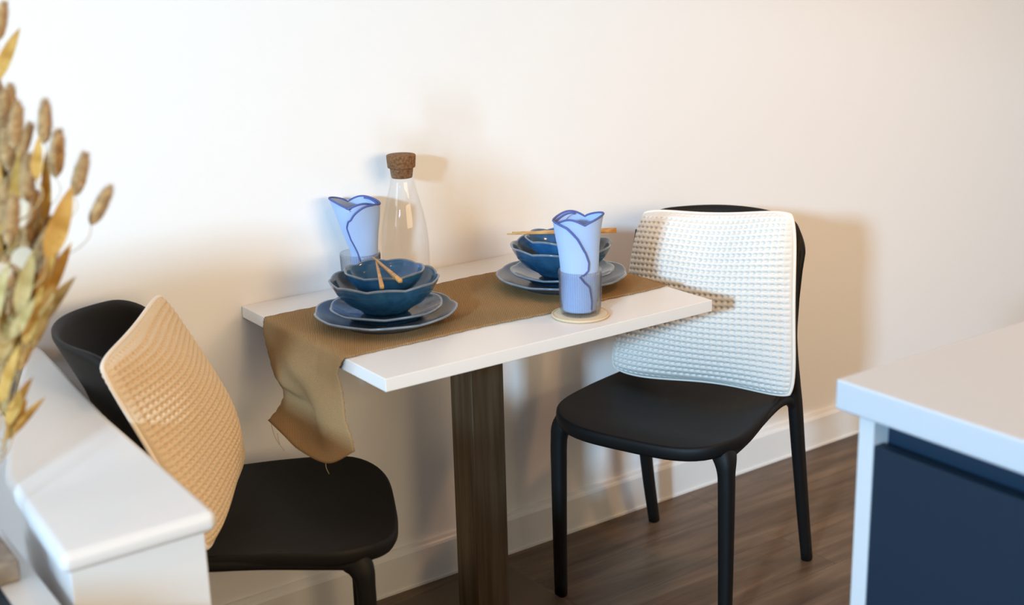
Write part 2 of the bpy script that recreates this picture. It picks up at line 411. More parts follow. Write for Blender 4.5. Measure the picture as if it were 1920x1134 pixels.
    path = catmull([(-0.240, -0.185, 0.432), (-0.268, -0.09, 0.433), (-0.276, 0.0, 0.432), (-0.268, 0.09, 0.433), (-0.240, 0.185, 0.432)], 6)
    tube('front_rail', path, (0.0105), m_black, root, 14, 2.6)
    return root
chair_r = make_chair((0.905, -0.365, 0), math.radians(20.7))
tag(chair_r, 'black plastic dining chair on the right, facing the table, with the white cushion on it', 'chair', 'black dining chairs at the table')
chair_l = make_chair((-0.190, -0.307, 0), math.radians(154))
tag(chair_l, 'black plastic dining chair on the left, partly behind the white half wall', 'chair', 'black dining chairs at the table')

# ------------------------------------------------------------ waffle cushions
def cushion(name, corners, thick, nface, cells, label, group, pinch=0.055, seed=0, depth=0.0062, m=None, bulge=(1, 1), warp=None):
    m = m or m_cream
    """corners TL, TR, BR, BL in world space; nface gives the side that is the front"""
    TL, TR, BR, BL = [np.array(c, float) for c in corners]
    nrm = np.cross(TR-TL, BL-TL); nrm /= np.linalg.norm(nrm)
    if np.dot(nrm, nface) < 0: nrm = -nrm
    cen = (TL+TR+BR+BL)/4
    root = empty(name, tuple(cen))
    n = 300
    t = np.linspace(-1, 1, n+1); U, Vv = np.meshgrid(t, t)
    def base(U, Vv):
        # edges curve inwards between the corners
        k_ = 1 - 0.075*np.abs(U*Vv)**5
        u = U*(1 - pinch*(1-Vv**2))*k_; v = Vv*(1 - pinch*(1-U**2))*k_
        a = ((1-u)*(1-v)/4)[..., None]; b_ = ((1+u)*(1-v)/4)[..., None]; c_ = ((1+u)*(1+v)/4)[..., None]; d = ((1-u)*(1+v)/4)[..., None]
        return TL*a + TR*b_ + BR*c_ + BL*d - cen
    B = base(U, Vv)
    prof = np.clip((1-np.abs(U)**2.6), 0, 1)**0.55 * np.clip((1-np.abs(Vv)**2.6), 0, 1)**0.55
    rs = np.random.RandomState(seed)
    wr = np.zeros_like(U)
    for k in range(7):
        a, b2, ph = rs.uniform(1.5, 4.5), rs.uniform(1.5, 4.5), rs.uniform(0, 6)
        wr += 0.0022*np.sin(a*U + b2*Vv*rs.choice([-1, 1]) + ph)
    edge = np.clip((1-np.abs(U))*12, 0, 1)*np.clip((1-np.abs(Vv))*12, 0, 1)
    V = []; F = []
    for side in (1, -1):
        # waffle: pits in a square grid, with slight wobble of the rows
        cu = (U*0.5+0.5)*cells + 0.12*np.sin(5*Vv+seed); cv = (Vv*0.5+0.5)*cells + 0.18*np.sin(4*U+1.3+seed)
        fu = cu - np.floor(cu) - 0.5; fv = cv - np.floor(cv) - 0.5
        pit = np.exp(-(fv/0.20)**2)*(0.22 + 0.78*np.exp(-(fu/0.27)**4))
        row = 0.25*np.cos(2*PI*fu)
        h = -depth*pit + 0.0006*row
        off = side*(0.002 + thick/2*prof*bulge[0 if side == 1 else 1] + (h + wr)*edge)
        Pn = B + off[..., None]*nrm
        if warp is not None: Pn = warp(Pn, U, Vv)
        V.append(Pn.reshape(-1, 3))
    m_ = n+1
    ii = np.arange(n)[:, None]*m_ + np.arange(n)[None, :]; q = np.stack([ii, ii+1, ii+m_+1, ii+m_], -1).reshape(-1, 4)
    F = np.concatenate([q, q[:, ::-1] + m_*m_])
    # stitch the border
    ring = [j for j in range(m_)] + [j*m_+n for j in range(1, m_)] + [n*m_+j for j in range(n-1, -1, -1)] + [j*m_ for j in range(n-1, 0, -1)]
    st = [(ring[k], ring[(k+1) % len(ring)], ring[(k+1) % len(ring)]+m_*m_, ring[k]+m_*m_) for k in range(len(ring))]
    VV = np.concatenate(V); F = [tuple(f) for f in F.tolist()] + st
    me = bpy.data.meshes.new('cover'); me.from_pydata(VV.tolist(), [], F); me.materials.append(m)
    me.polygons.foreach_set('use_smooth', [True]*len(me.polygons))
    bm = bmesh.new(); bm.from_mesh(me); bmesh.ops.recalc_face_normals(bm, faces=bm.faces); bm.to_mesh(me); bm.free()
    o = bpy.data.objects.new('cover', me); col.objects.link(o); o.parent = root
    pr = [(VV[k]+VV[k+m_*m_])/2 for k in ring[::6]]
    tube('piping', pr, 0.0042, m_cream2, root, 8, closed=True, up=tuple(nrm))
    tag(root, label, 'cushion', group)
    return root
def chair_pt(root, b, lat, z):
    a = root.rotation_euler[2]; return (root.location.x + b*math.cos(a) + lat*(-math.sin(a)), root.location.y + b*math.sin(a) + lat*math.cos(a), z)
# right chair, local lateral is negative towards the viewer
cr_ = lambda b, lat, z: chair_pt(chair_r, b, -lat, z)
cushion('cushion', [cr_(0.055, -0.156, 0.860), cr_(0.055, 0.218, 0.893), cr_(0.035, 0.240, 0.470), cr_(-0.02, -0.205, 0.482)], 0.130, (-1, -0.3, 0.2), 31,
        'off-white waffle-knit cushion standing on the seat of the right-hand black chair', 'waffle cushions on the chairs', seed=3, depth=0.0078, bulge=(1.0, 0.45), pinch=0.034, warp=lambda P_, U_, V_: P_ + np.stack([0*U_, 0*U_, 0.006*np.sin(3.2*U_+0.6)*np.clip(V_, 0, 1)**2 - 0.008*np.clip(-V_, 0, 1)**3*(1-U_**2)], -1))
def w_l(b, n_, z, k=0.970):
    q = w_l0(b, n_, z); return tuple(CAMP[i] + (q[i]-CAMP[i])*k for i in range(3))
def w_l0(b, n_, z):
    bb = (-0.9207, 0.3903); nn = (-0.39, -0.92); return (-0.172 + b*bb[0] + n_*nn[0], -0.279 + b*bb[1] + n_*nn[1], z)
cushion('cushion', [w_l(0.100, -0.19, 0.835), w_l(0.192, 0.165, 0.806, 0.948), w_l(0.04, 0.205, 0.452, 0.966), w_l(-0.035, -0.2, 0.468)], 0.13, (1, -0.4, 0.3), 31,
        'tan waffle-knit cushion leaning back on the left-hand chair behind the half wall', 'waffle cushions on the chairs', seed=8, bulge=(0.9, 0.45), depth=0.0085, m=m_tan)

# ------------------------------------------------------------ table
table = empty('pedestal_table', (0.378, -0.29, 0))
tag(table, 'white rectangular wall-side table on a square brushed steel pedestal', 'table')
def rel(o, p): return (p[0]-o.location.x, p[1]-o.location.y, p[2]-o.location.z)
TX, TY = 0.7564, 0.5858
box('tabletop', rel(table, (0.0, -TY, 0.726)), rel(table, (TX, -0.001, 0.75)), m_top, table, 0.0012, 2)
box('pedestal', rel(table, (0.338, -0.33, 0.010)), rel(table, (0.418, -0.25, 0.726)), m_steel, table, 0.0025, 3)
box('base_plate', rel(table, (0.166, -0.506, 0.0)), rel(table, (0.592, -0.073, 0.010)), m_plate, table, 0.002, 2)

# ------------------------------------------------------------ runner
def runner():
    S = 40
    # rows: lists of (far point, middle bulge, near point)
    rows = []
    ztop = 0.7525
    y0, y1 = -0.118, -0.448
    for x in np.linspace(TX + 0.004, 0.02, 60):
        k = (x/TX)
        yn = -0.450 + 0.004*math.sin(9*x) + 0.003*math.sin(23*x+1); yf = -0.128 + 0.012*(1-k) + 0.003*math.sin(14*x) 
        rows.append([(x, yf + (yn-yf)*s/S, ztop + 0.0004*math.sin(30*x+9*s/S)) for s in range(S+1)])
    far = [(-0.001, -0.116, 0.7528), (-0.006, -0.118, 0.746), (-0.009, -0.121, 0.722), (-0.014, -0.146, 0.689), (-0.022, -0.185, 0.655), (-0.024, -0.226, 0.632), (-0.034, -0.222, 0.603), (-0.055, -0.213, 0.577)]
    near = [(-0.001, -0.447, 0.7528), (-0.006, -0.443, 0.746), (-0.011, -0.433, 0.722), (-0.012, -0.446, 0.700), (-0.014, -0.456, 0.668), (-0.018, -0.466, 0.645), (-0.022, -0.492, 0.622), (-0.026, -0.508, 0.600)]
    mid = [(-0.001, -0.28, 0.7528), (-0.007, -0.28, 0.746), (-0.016, -0.28, 0.720), (-0.030, -0.290, 0.690), (-0.020, -0.305, 0.655), (-0.010, -0.33, 0.620), (-0.030, -0.345, 0.585), (-0.058, -0.350, 0.560)]
    q3 = [(-0.001, -0.37, 0.7528), (-0.006, -0.37, 0.746), (-0.012, -0.365, 0.722), (-0.018, -0.372, 0.690), (-0.032, -0.382, 0.655), (-0.036, -0.398, 0.615), (-0.040, -0.425, 0.585), (-0.052, -0.452, 0.566)]
    q1 = [(-0.001, -0.20, 0.7528), (-0.006, -0.20, 0.746), (-0.010, -0.20, 0.722), (-0.020, -0.215, 0.690), (-0.034, -0.240, 0.655), (-0.016, -0.275, 0.630), (-0.030, -0.280, 0.598), (-0.060, -0.285, 0.572)]
    lines = [catmull(l, 6) for l in (far, q1, mid, q3, near)]
    for k in range(len(lines[0])):
        pts = catmull([l[k] for l in lines], S//4)
        rows.append([tuple(p) for p in pts])
    V = []; UV = []; F = []
    d = 0
    for i, r in enumerate(rows):
        if i: d += np.linalg.norm(np.array(r[S//2]) - np.array(rows[i-1][S//2]))
        for s in range(S+1):
            p = r[s]; fray = 0.0015*math.sin(i*2.1)*(1 if s in (0, S) else 0)
            V.append((p[0], p[1] + fray, p[2])); UV.append((d, s/S*0.33))
    for i in range(len(rows)-1):
        for s in range(S): F.append((i*(S+1)+s, i*(S+1)+s+1, (i+1)*(S+1)+s+1, (i+1)*(S+1)+s))
    o = obj('table_runner', V, F, m_run, uv=UV)
    md = o.modifiers.new('thickness', 'SOLIDIFY'); md.thickness = 0.0014; md.offset = 0
    tag(o, 'brown burlap table runner lying along the white table and hanging over its left end', 'table runner')
    for pth in ([(-0.055, -0.226, 0.574), (-0.052, -0.230, 0.55), (-0.046, -0.236, 0.532)],
                [(-0.06, -0.262, 0.567), (-0.057, -0.262, 0.545), (-0.050, -0.266, 0.530)],
                [(-0.045, -0.43, 0.565), (-0.046, -0.432, 0.55), (-0.04, -0.43, 0.535)]):
        tube('loose_thread', catmull(pth, 4), 0.0005, m_coaster2, o, 5)
    return o
runner()

# ------------------------------------------------------------ crockery
def lobes(n, amp, zamp, ph, start, seed):
    rs = random.Random(seed); am = [rs.uniform(0.7, 1.3) for _ in range(n)]
    def fn(wt):
        def f(j, r, z, th):
            k = wt[j]
            t = (th*n/(2*PI) + ph) % n; i = int(t); fr = t - i
            a = am[i]*(math.sin(PI*fr)**0.9)           # petal bulge, cusps between
            return r*(1 + k*amp*(a-0.5)), z + k*zamp*(a-0.5)
        return f
    return fn
def crock(name, prof, n, amp, zamp, ph, seed, loc, m, rim_rows, label, cat, group):
    """prof: outside bottom -> rim -> inside centre. weights grow with radius"""
    rmax = max(r for r, z in prof); zmax = max(z for r, z in prof)
    wt = [max(0, (r/rmax - 0.55)/0.45)**1.3 * (0.3 + 0.7*max(0, z/zmax)) for r, z in prof]
    mi = [1 if j in rim_rows else 0 for j in range(len(prof)-1)]
    o = lathe(name, prof, None, None, 144, lobes(n, amp, zamp, ph, 0, seed)(wt), (0, 0, 0), mi, [m, m_glaze_rim])
    o.location = loc
    tag(o, label, cat, group); return o
def dense(prof, k=3):
    return [tuple(p) for p in catmull(prof, k)]
def plate_profile(R, H, foot):
    out = [(0.001, 0.003), (foot*0.9, 0.003), (foot*0.95, 0.0), (foot, 0.0), (foot+0.003, 0.004), (R*0.78, H*0.38), (R*0.93, H*0.75), (R-0.002, H-0.004)]
    rim = [(R, H-0.001), (R-0.001, H+0.0005), (R-0.0045, H)]
    inn = [(R*0.93, H*0.80+0.002), (R*0.80, H*0.52+0.003), (R*0.68, 0.008), (R*0.45, 0.0062), (0.001, 0.006)]
    p = out+rim+inn
    return p, range(len(out)-1, len(out)+2)
def bowl_profile(R, H, foot, t=0.005):
    out = [(0.001, 0.004), (foot*0.85, 0.004), (foot*0.92, 0.0), (foot, 0.0), (foot+0.003, 0.004), (R*0.72, H*0.30), (R*0.88, H*0.60), (R*0.965, H*0.85), (R-0.002, H-0.004)]
    rim = [(R, H-0.001), (R-0.0015, H+0.0006), (R-0.0045, H-0.0008)]
    inn = [(R*0.955-t*.6, H*0.84), (R*0.86-t*.6, H*0.58), (R*0.68-t*.6, H*0.29+0.003), (R*0.4, 0.0095), (0.001, 0.0085)]
    p = out+rim+inn
    return p, range(len(out)-1, len(out)+2)
def place_set(cx, cy, rot, side, g):
    z = 0.7536
    P1, r1 = plate_profile(0.1375, 0.0265, 0.085)
    crock('dinner_plate', P1, 9, 0.030, 0.0032, rot, 11+side, (cx, cy, z), m_glaze_plate, r1, 'slate blue wavy-edged dinner plate, lowest of the %s stack' % g, 'plate', 'blue wavy dinner plates')
    P2, r2 = plate_profile(0.109, 0.023, 0.070)
    crock('side_plate', P2, 8, 0.030, 0.003, rot+.4, 17+side, (cx+0.001, cy-0.002, z+0.0125), m_glaze, r2, 'small blue wavy-edged plate between the dinner plate and bowl in the %s stack' % g, 'plate', 'blue wavy side plates')
    P3, r3 = bowl_profile(0.106, 0.0625, 0.048)
    crock('serving_bowl', P3, 9, 0.024, 0.005, rot+.15, 23+side, (cx, cy, z+0.0255), m_glaze, r3, 'deep blue wavy-rimmed bowl holding a smaller bowl in the %s stack' % g, 'bowl', 'large blue wavy bowls')
    P4, r4 = bowl_profile(0.077, 0.0500, 0.036)
    crock('rice_bowl', P4, 7, 0.026, 0.0048, rot+.6, 31+side, (cx+0.001, cy-0.001, z+0.0375+0.0175), m_glaze_small, r4, 'small bright blue wavy bowl nested on top of the %s stack' % g, 'bowl', 'small blue wavy bowls')
place_set(0.168, -0.300, 0.3, 0, 'left')
place_set(0.592, -0.303, 0.9, 1, 'right')

def chopstick(a, b, label, group):      # a thin tip, b thick square end
    n = 8; P = [Vector(a).lerp(Vector(b), k/n) for k in range(n+1)]
    rad = [0.0013 + 0.0026*(k/n)**0.8 for k in range(n+1)]
    o = tube('chopstick', [p - Vector(a) for p in P], rad, m_bamboo, None, 12, 5.0); o.location = a
    tag(o, label, 'chopstick', group)
G = 'bamboo chopsticks on the bowls'
ZC = 0.8635
chopstick((0.183, -0.244, ZC), (0.088, -0.433, ZC+0.001), 'left one of the two short-looking crossed chopsticks on the left bowl', G)
chopstick((0.180, -0.239, ZC+0.004), (0.129, -0.429, ZC+0.004), 'right one of the two chopsticks meeting at their tips on the left bowl', G)
chopstick((0.503, -0.233, ZC), (0.690, -0.366, ZC+0.001), 'front bamboo chopstick lying level across the right bowl', G)
chopstick((0.520, -0.228, ZC), (0.697, -0.357, ZC+0.001), 'back bamboo chopstick just behind the front one across the right bowl', G)

# ------------------------------------------------------------ tumblers, napkins, coaster, carafe
def tumbler(x, y, z, label):
    R, H = 0.0415, 0.0885
    prof = [(0.001, 0.0), (R*0.86, 0.0), (R*0.93, 0.004), (R, 0.085*1.0), (R, H), (R-0.0014, H), (R*0.93-0.0016, 0.008), (R*0.8, 0.006), (0.001, 0.006)]
    prof = prof[:3] + [(R*0.93 + (R*0.07)*k/8, 0.004+(H-0.010)*k/8) for k in range(1, 9)] + prof[4:]
    last = 11
    def rib(j, r, zz, th):
        k = 1.0 if 3 <= j <= 10 else 0.0
        return r + k*0.0011*math.cos(56*th), zz
    o = lathe('tumbler', prof, m_ribglass, None, 384, rib); o.location = (x, y, z)
    tag(o, label, 'glass', 'ribbed tumblers holding napkins'); return o
GR = (0.486, -0.502); GL = (0.238, -0.078)
def coaster(x, y):
    V = []; F = []; NR, NA = 26, 120; R = 0.0535
    for side in (0, 1):
        for j in range(NR+1):
            r = max(0.001, R*j/NR)
            for k in range(NA):
                th = 2*PI*k/NA; z = 0.0045 + 0.0006*math.sin(j*PI*1.0)*1 + 0.0005*math.cos(j*PI)*math.cos(30*th) if side == 0 else 0.0
                V.append((r*math.cos(th), r*math.sin(th), z))
    for side in (0, 1):
        o_ = side*(NR+1)*NA
        for j in range(NR):
            for k in range(NA): F.append((o_+j*NA+k, o_+j*NA+(k+1) % NA, o_+(j+1)*NA+(k+1) % NA, o_+(j+1)*NA+k))
    j = NR
    for k in range(NA): F.append((j*NA+k, j*NA+(k+1) % NA, (NR+1)*NA+j*NA+(k+1) % NA, (NR+1)*NA+j*NA+k))
    o = obj('coaster', V, F, m_coaster); o.location = (x, y, 0.7502)
    tag(o, 'round cream woven straw coaster under the right-hand tumbler', 'coaster')
    p = [((R+0.001)*math.cos(2*PI*k/90), (R+0.001)*math.sin(2*PI*k/90), 0.0032 + 0.0004*math.cos(45*2*PI*k/90)) for k in range(90)]
    tube('rope_edge', p, 0.0026, m_coaster2, o, 8, closed=True)
coaster(*GR)
tumbler(GR[0], GR[1], 0.7550, 'ribbed clear tumbler on a straw coaster near the front edge of the table')
tumbler(GL[0], GL[1], 0.7505, 'ribbed clear tumbler by the wall, behind the left stack of bowls')

VIEW = math.atan2(-2.42921+0.3, -1.02183-0.35)      # rough azimuth towards the room
def napkin(base, edge, width, top, lean, label, turns=1.25, th_in=None, sgn=1, squash=0.88, lift=0.0):
    """rolled cloth: th = azimuth in degrees around the roll measured from the viewer's direction (0 = facing, + = right)
    edge: list of (height fraction 0..1, degrees) of the visible overlapping edge; width(h): radius; top(u): height at the rim."""
    NU, NH = 110, 60
    V = []; F = []
    va = math.atan2(CAMP.y-base[1], CAMP.x-base[0])
    rt = Vector((-math.sin(va), math.cos(va), 0)); fw = Vector((math.cos(va), math.sin(va), 0))
    eh = [e_[0] for e_ in edge]; ed = [e_[1] for e_ in edge]
    cut = []
    grid = {}
    for j in range(NH+1):
        hj = j/NH
        for i in range(NU+1):
            u = i/NU
            d_end = float(np.interp(hj, eh, ed)); d_start = d_end - 360*turns if th_in is None else th_in
            d = math.radians(d_start + (d_end-d_start)*u)
            H = top(math.degrees(d), u)
            h = hj*H
            R = width(h)*(0.86 + 0.14*u)
            R += 0.0014*math.sin(3*d+h*40)*(h/0.15)
            p = rt*(sgn*math.sin(d)*R) + fw*(math.cos(d)*R*squash) + rt*lean(h)
            grid[(j, i)] = len(V); V.append((p.x, p.y, h))
    for j in range(NH):
        for i in range(NU): F.append((grid[(j, i)], grid[(j, i+1)], grid[(j+1, i+1)], grid[(j+1, i)]))
    o = obj('napkin', V, F, m_napkin); o.location = base
    md = o.modifiers.new('thickness', 'SOLIDIFY'); md.thickness = 0.0016; md.offset = 0
    tag(o, label, 'napkin', 'blue scalloped napkins in tumblers')
    path = [V[grid[(j, NU)]] for j in range(2, NH+1)] + [V[grid[(NH, i)]] for i in range(NU-1, -1, -1)]
    tube('stitched_border', path, 0.0021, m_border, o, 8)
    path = [(V[grid[(j, NU-7)]][0]*1.02, V[grid[(j, NU-7)]][1]*1.02, V[grid[(j, NU-7)]][2]) for j in range(int(NH*0.0)+2, NH-2)]
    return o
def scal(d, amp, n, ph):    # scalloped edge: rounded lobes with sharp valleys
    return amp*(abs(math.sin(math.radians(d)*n/2 + ph))**0.8)
def top_r(d, u):
    x = math.sin(math.radians(d))
    return (0.177 + 0.011*math.sin(PI*(x+1)/1.25) if x < 0.25 else 0.177 + 0.013*((x-0.25)/0.75)**0.7) - 0.004*(1-u)
def top_l(d, u):
    x = math.sin(math.radians(d))      # mirrored: +1 is the picture's left
    return (0.182 + 0.010*math.sin(PI*(x+1)/1.3) if x < 0.3 else 0.182 + 0.016*((x-0.3)/0.7)**0.7) - 0.002*(1-u)
napkin((GR[0], GR[1], 0.7625),
       [(0, 40), (0.12, 38), (0.28, 30), (0.36, 12), (0.405, 0), (0.43, 12), (0.47, 26), (0.55, 27), (0.68, 16), (0.80, -4), (0.90, -30), (0.97, -60), (1.0, -80)],
       lambda h: float(np.interp(h, [0, 0.02, 0.085, 0.12, 0.16, 0.19], [0.033, 0.0365, 0.0385, 0.0410, 0.0465, 0.0500])),
       top_r, lambda h: -0.001,
       'rolled pale blue napkin with dark scalloped border in the front right tumbler')
napkin((GL[0], GL[1], 0.7575),
       [(0, -6), (0.2, 2), (0.32, 12), (0.45, 26), (0.6, 34), (0.74, 33), (0.84, 22), (0.91, 4), (0.96, -22), (1.0, -62)],
       lambda h: float(np.interp(h, [0, 0.02, 0.085, 0.12, 0.16, 0.20], [0.026, 0.028, 0.030, 0.0375, 0.0475, 0.0540])),
       top_l, lambda h: float(np.interp(h, [0, 0.085, 0.12, 0.19], [0.009, 0.009, 0.003, -0.006])),
       'rolled pale blue napkin with dark scalloped border in the tumbler beside the corked carafe', sgn=-1)

car = empty('carafe', (0.345, -0.082, 0.7502))
tag(car, 'tall clear glass carafe with cork stopper standing against the wall', 'carafe')
op = [(0.001, 0.0), (0.044, 0.0), (0.0495, 0.004), (0.0510, 0.012), (0.0510, 0.085), (0.0500, 0.105), (0.0465, 0.135), (0.0395, 0.170), (0.0320, 0.198), (0.0265, 0.220), (0.0245, 0.238), (0.0245, 0.252)]
op = [tuple(p) for p in catmull(op, 4)]
ip = [(max(0.001, r-0.0018), max(z, 0.006)) for r, z in op[::-1]]
lathe('glass_body', op+ip, m_glass, car, 96)
cp = [(0.001, 0.233), (0.0215, 0.233), (0.0225, 0.236), (0.0245, 0.2525), (0.0247, 0.2535), (0.0285, 0.2545), (0.0292, 0.2565), (0.0308, 0.276), (0.0308, 0.279), (0.0298, 0.2808), (0.001, 0.2808)]
lathe('cork_stopper', cp, m_cork, car, 64)

# ------------------------------------------------------------ kitchen island, right foreground
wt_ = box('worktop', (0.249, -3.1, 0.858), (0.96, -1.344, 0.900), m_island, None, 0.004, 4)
tag(wt_, 'thick white worktop overhanging the navy cabinet at the right edge', 'worktop')
cab = empty('base_cabinet', (0.6, -2.2, 0))
tag(cab, 'navy-fronted kitchen cabinet with a white end panel under the white worktop', 'cabinet')
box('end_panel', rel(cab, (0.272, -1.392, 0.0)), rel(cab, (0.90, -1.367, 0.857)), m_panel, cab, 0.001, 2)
box('door', rel(cab, (0.272, -1.995, 0.10)), rel(cab, (0.290, -1.3935, 0.816)), m_navy, cab, 0.001, 2)
box('door', rel(cab, (0.272, -2.60, 0.10)), rel(cab, (0.290, -1.998, 0.816)), m_navy, cab, 0.001, 2)
box('grip_rail', rel(cab, (0.300, -2.60, 0.775)), rel(cab, (0.318, -1.3925, 0.857)), m_navyrail, cab, 0.001, 2)
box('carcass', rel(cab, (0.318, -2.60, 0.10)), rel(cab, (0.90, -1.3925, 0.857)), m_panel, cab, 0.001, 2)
box('plinth', rel(cab, (0.32, -2.60, 0.0)), rel(cab, (0.88, -1.3925, 0.10)), m_navyrail, cab)

# ------------------------------------------------------------ low white unit left of the half wall, with block, vase, dried grasses
low = empty('low_cabinet', (-0.9, -0.85, 0))
tag(low, 'low white unit beside the half wall carrying the vase of dried grasses', 'cabinet')
box('top', rel(low, (-1.15, -1.20, 0.655)), rel(low, (-0.6975, -0.62, 0.680)), m_navy, low, 0.002, 2)
box('edge_strip', rel(low, (-0.697, -1.20, 0.655)), rel(low, (-0.648, -0.62, 0.680)), m_panel, low, 0.002, 2)
box('body', rel(low, (-1.13, -1.18, 0.0)), rel(low, (-0.66, -0.64, 0.655)), m_panel, low, 0.002, 2)
blk = box('wooden_block', (-0.845, -0.80, 0.6805), (-0.669, -0.645, 0.711), m_wood, None, 0.005, 3)
tag(blk, 'grey-brown wooden block under the glass vase at the lower left', 'block')
VX, VY, VZ = -0.757, -0.722, 0.7115
vase = empty('vase', (VX, VY, VZ)); tag(vase, 'clear glass vase cut by the left edge, holding the dried grasses', 'vase')
vp = catmull([(0.001, 0.0), (0.060, 0.0), (0.070, 0.012), (0.068, 0.05), (0.058, 0.10), (0.044, 0.15), (0.038, 0.19), (0.042, 0.215)], 5)
vp = [tuple(p) for p in vp]; vi = [(max(0.001, r-0.0025), max(z, 0.008)) for r, z in vp[::-1]]
lathe('vase_body', vp+vi, m_glass, vase, 72)

def rpt(px, py, dist):      # world point seen in that direction at the given depth
    d = r_*((px-960)/2455.357) - u_*((py-567)/2455.357) + f_
    return CAMP + d*dist

def head_mesh(seed, hairs=700):
    rs = random.Random(seed); V = []; F = []; NR, NA = 16, 14
    for j in range(NR+1):
        t = j/NR; r = 0.0088*max(0.02, 1-abs(2*t-1)**2.6)**0.5*(1 - 0.15*t)
        for k in range(NA):
            th = 2*PI*k/NA; rr = r*(1 + rs.uniform(-0.10, 0.10)); V.append((rr*math.cos(th), rr*math.sin(th), 0.046*t))
    for j in range(NR):
        for k in range(NA): F.append((j*NA+k, j*NA+(k+1) % NA, (j+1)*NA+(k+1) % NA, (j+1)*NA+k))
    F.append(tuple(range(NA))[::-1]); F.append(tuple(NR*NA+k for k in range(NA)))
    for _ in range(hairs):
        t = rs.uniform(0.03, 1.0); th = rs.uniform(0, 2*PI); r = 0.0086*max(0.02, 1-abs(2*t-1)**2.6)**0.5*(1-0.15*t)
        b_ = Vector((r*math.cos(th), r*math.sin(th), 0.046*t)); d = Vector((math.cos(th), math.sin(th), 1.3)).normalized()
        l = rs.uniform(0.004, 0.008); sd = Vector((-math.sin(th), math.cos(th), 0))*0.00035
        n0 = len(V); V += [b_+sd, b_-sd, b_ + d*l + Vector((0, 0, 0.001))]; F.append((n0, n0+1, n0+2))
    return V, F
def mesh_only(name, V, F, m):
    me = bpy.data.meshes.new(name); me.from_pydata([tuple(v) for v in V], [], F); me.materials.append(m)
    me.polygons.foreach_set('use_smooth', [True]*len(me.polygons)); return me
HEADS = [mesh_only('seed_head', *head_mesh(k), m_tail) for k in range(3)]
def leaf_mesh(L_, W, curl):
    V = []; F = []; n = 14
    for side in (1, -1):
        for j in range(n+1):
            t = j/n; w_ = W/2*max(0.0, math.sin(PI*t**0.75))**0.9*(1 + 0.05*math.sin(9*t)); x = curl*L_*t*t
            for i in range(5):
                u = -1 + i/2; V.append((w_*u, x + 0.22*w_*u*u*1.2 + side*0.0005*(1-u*u), L_*t))
    for q in range(2):
        o_ = q*(n+1)*5
        for j in range(n):
            for i in range(4):
                f = (o_+j*5+i, o_+j*5+i+1, o_+(j+1)*5+i+1, o_+(j+1)*5+i); F.append(f if q == 0 else f[::-1])
    return V, F
LEAFA = [mesh_only('leaf', *leaf_mesh(0.075, w_, c_), m_leafA) for w_, c_ in ((0.015, 0.10), (0.020, -0.08), (0.011, 0.05))]
LEAFB = [mesh_only('leaf', *leaf_mesh(0.070, w_, c_), m_leafB) for w_, c_ in ((0.016, 0.08), (0.022, -0.1), (0.012, 0.0))]
PODV = []; PODF = []
for side in (1, -1):
    PODV.append((0, side*0.0007, 0.014)); c0 = len(PODV)-1
    for k in range(20):
        th = 2*PI*k/20; PODV.append((0.0125*math.cos(th), 0, 0.014 + 0.015*math.sin(th)))
    for k in range(20):
        f = (c0, c0+1+k, c0+1+(k+1) % 20); PODF.append(f if side == 1 else f[::-1])
POD = [mesh_only('pod', PODV, PODF, m_pod)]
GA = 'dried stems in the glass vase'
neck = Vector((VX, VY, VZ + 0.20))
rg = random.Random(5)
def stem(kind, meshes, px, py, dist, tilt, scale, label, part, extra=0):
    """py/px: where the middle of the head is seen; tilt in degrees to the right"""
    mid = rpt(px, py, dist); t = math.radians(tilt)
    d = (u_*math.cos(t) + r_*math.sin(t) + f_*rg.uniform(-0.25, 0.25)).normalized()
    hl = 0.05*scale; base = mid - d*hl*0.5
    root = empty(kind, tuple(neck + Vector((0, 0, -0.19)))); tag(root, label, 'dried flower', GA)
    h = bpy.data.objects.new(part, rg.choice(meshes)); col.objects.link(h); h.parent = root
    z = d; x = z.cross(f_ if rg.random() < 0.75 else r_).normalized(); y = z.cross(x)
    rot = Matrix((x, y, z)).transposed().to_4x4() @ Matrix.Rotation(rg.uniform(-0.6, 0.6) if part != 'seed_head' else rg.uniform(0, 6), 4, 'Z')
    h.matrix_local = Matrix.Translation(base - root.location) @ rot @ Matrix.Diagonal((scale*(0.84 if part == 'seed_head' else 1), scale*(0.84 if part == 'seed_head' else 1), scale, 1))
    a = neck + Vector((rg.uniform(-.022, .022), rg.uniform(-.022, .022), rg.uniform(-0.02, 0.0))); b0 = Vector((VX + rg.uniform(-.03, .03), VY + rg.uniform(-.03, .03), VZ + 0.012))
    ctrl = [b0, a, a.lerp(base, 0.5) + Vector((0, 0, 0.03)) - r_*0.012, base - d*0.03, base + d*0.004]
    p = catmull([v - root.location for v in ctrl], 6)
    tube('stem', p, 0.0005 if kind == 'bunny_tail_stem' else 0.0010, m_stalk, root, 5)
    for e_ in range(extra):
        k = rg.uniform(0.35, 0.9); q = p[int(k*(len(p)-1))]; l = bpy.data.objects.new('leaf', rg.choice(meshes)); col.objects.link(l); l.parent = root
        dd = (u_ + r_*rg.uniform(-0.4, 1.0) + f_*rg.uniform(-0.5, 0.5)).normalized(); xx = dd.cross(f_).normalized(); yy = dd.cross(xx); s_ = scale*rg.uniform(0.6, 0.9)
        l.matrix_local = Matrix.Translation(Vector(q)) @ Matrix((xx, yy, dd)).transposed().to_4x4() @ Matrix.Diagonal((s_, s_, s_, 1))
D0 = 1.54
K = 'bunny_tail_stem'
stem(K, HEADS, 190, 383, D0, 26, 1.08, 'lowest and furthest right of the fluffy bunny tail heads, against the wall', 'seed_head')
stem(K, HEADS, 151, 325, D0, 17, 1.12, 'second fluffy bunny tail head from the right, leaning against the wall', 'seed_head')
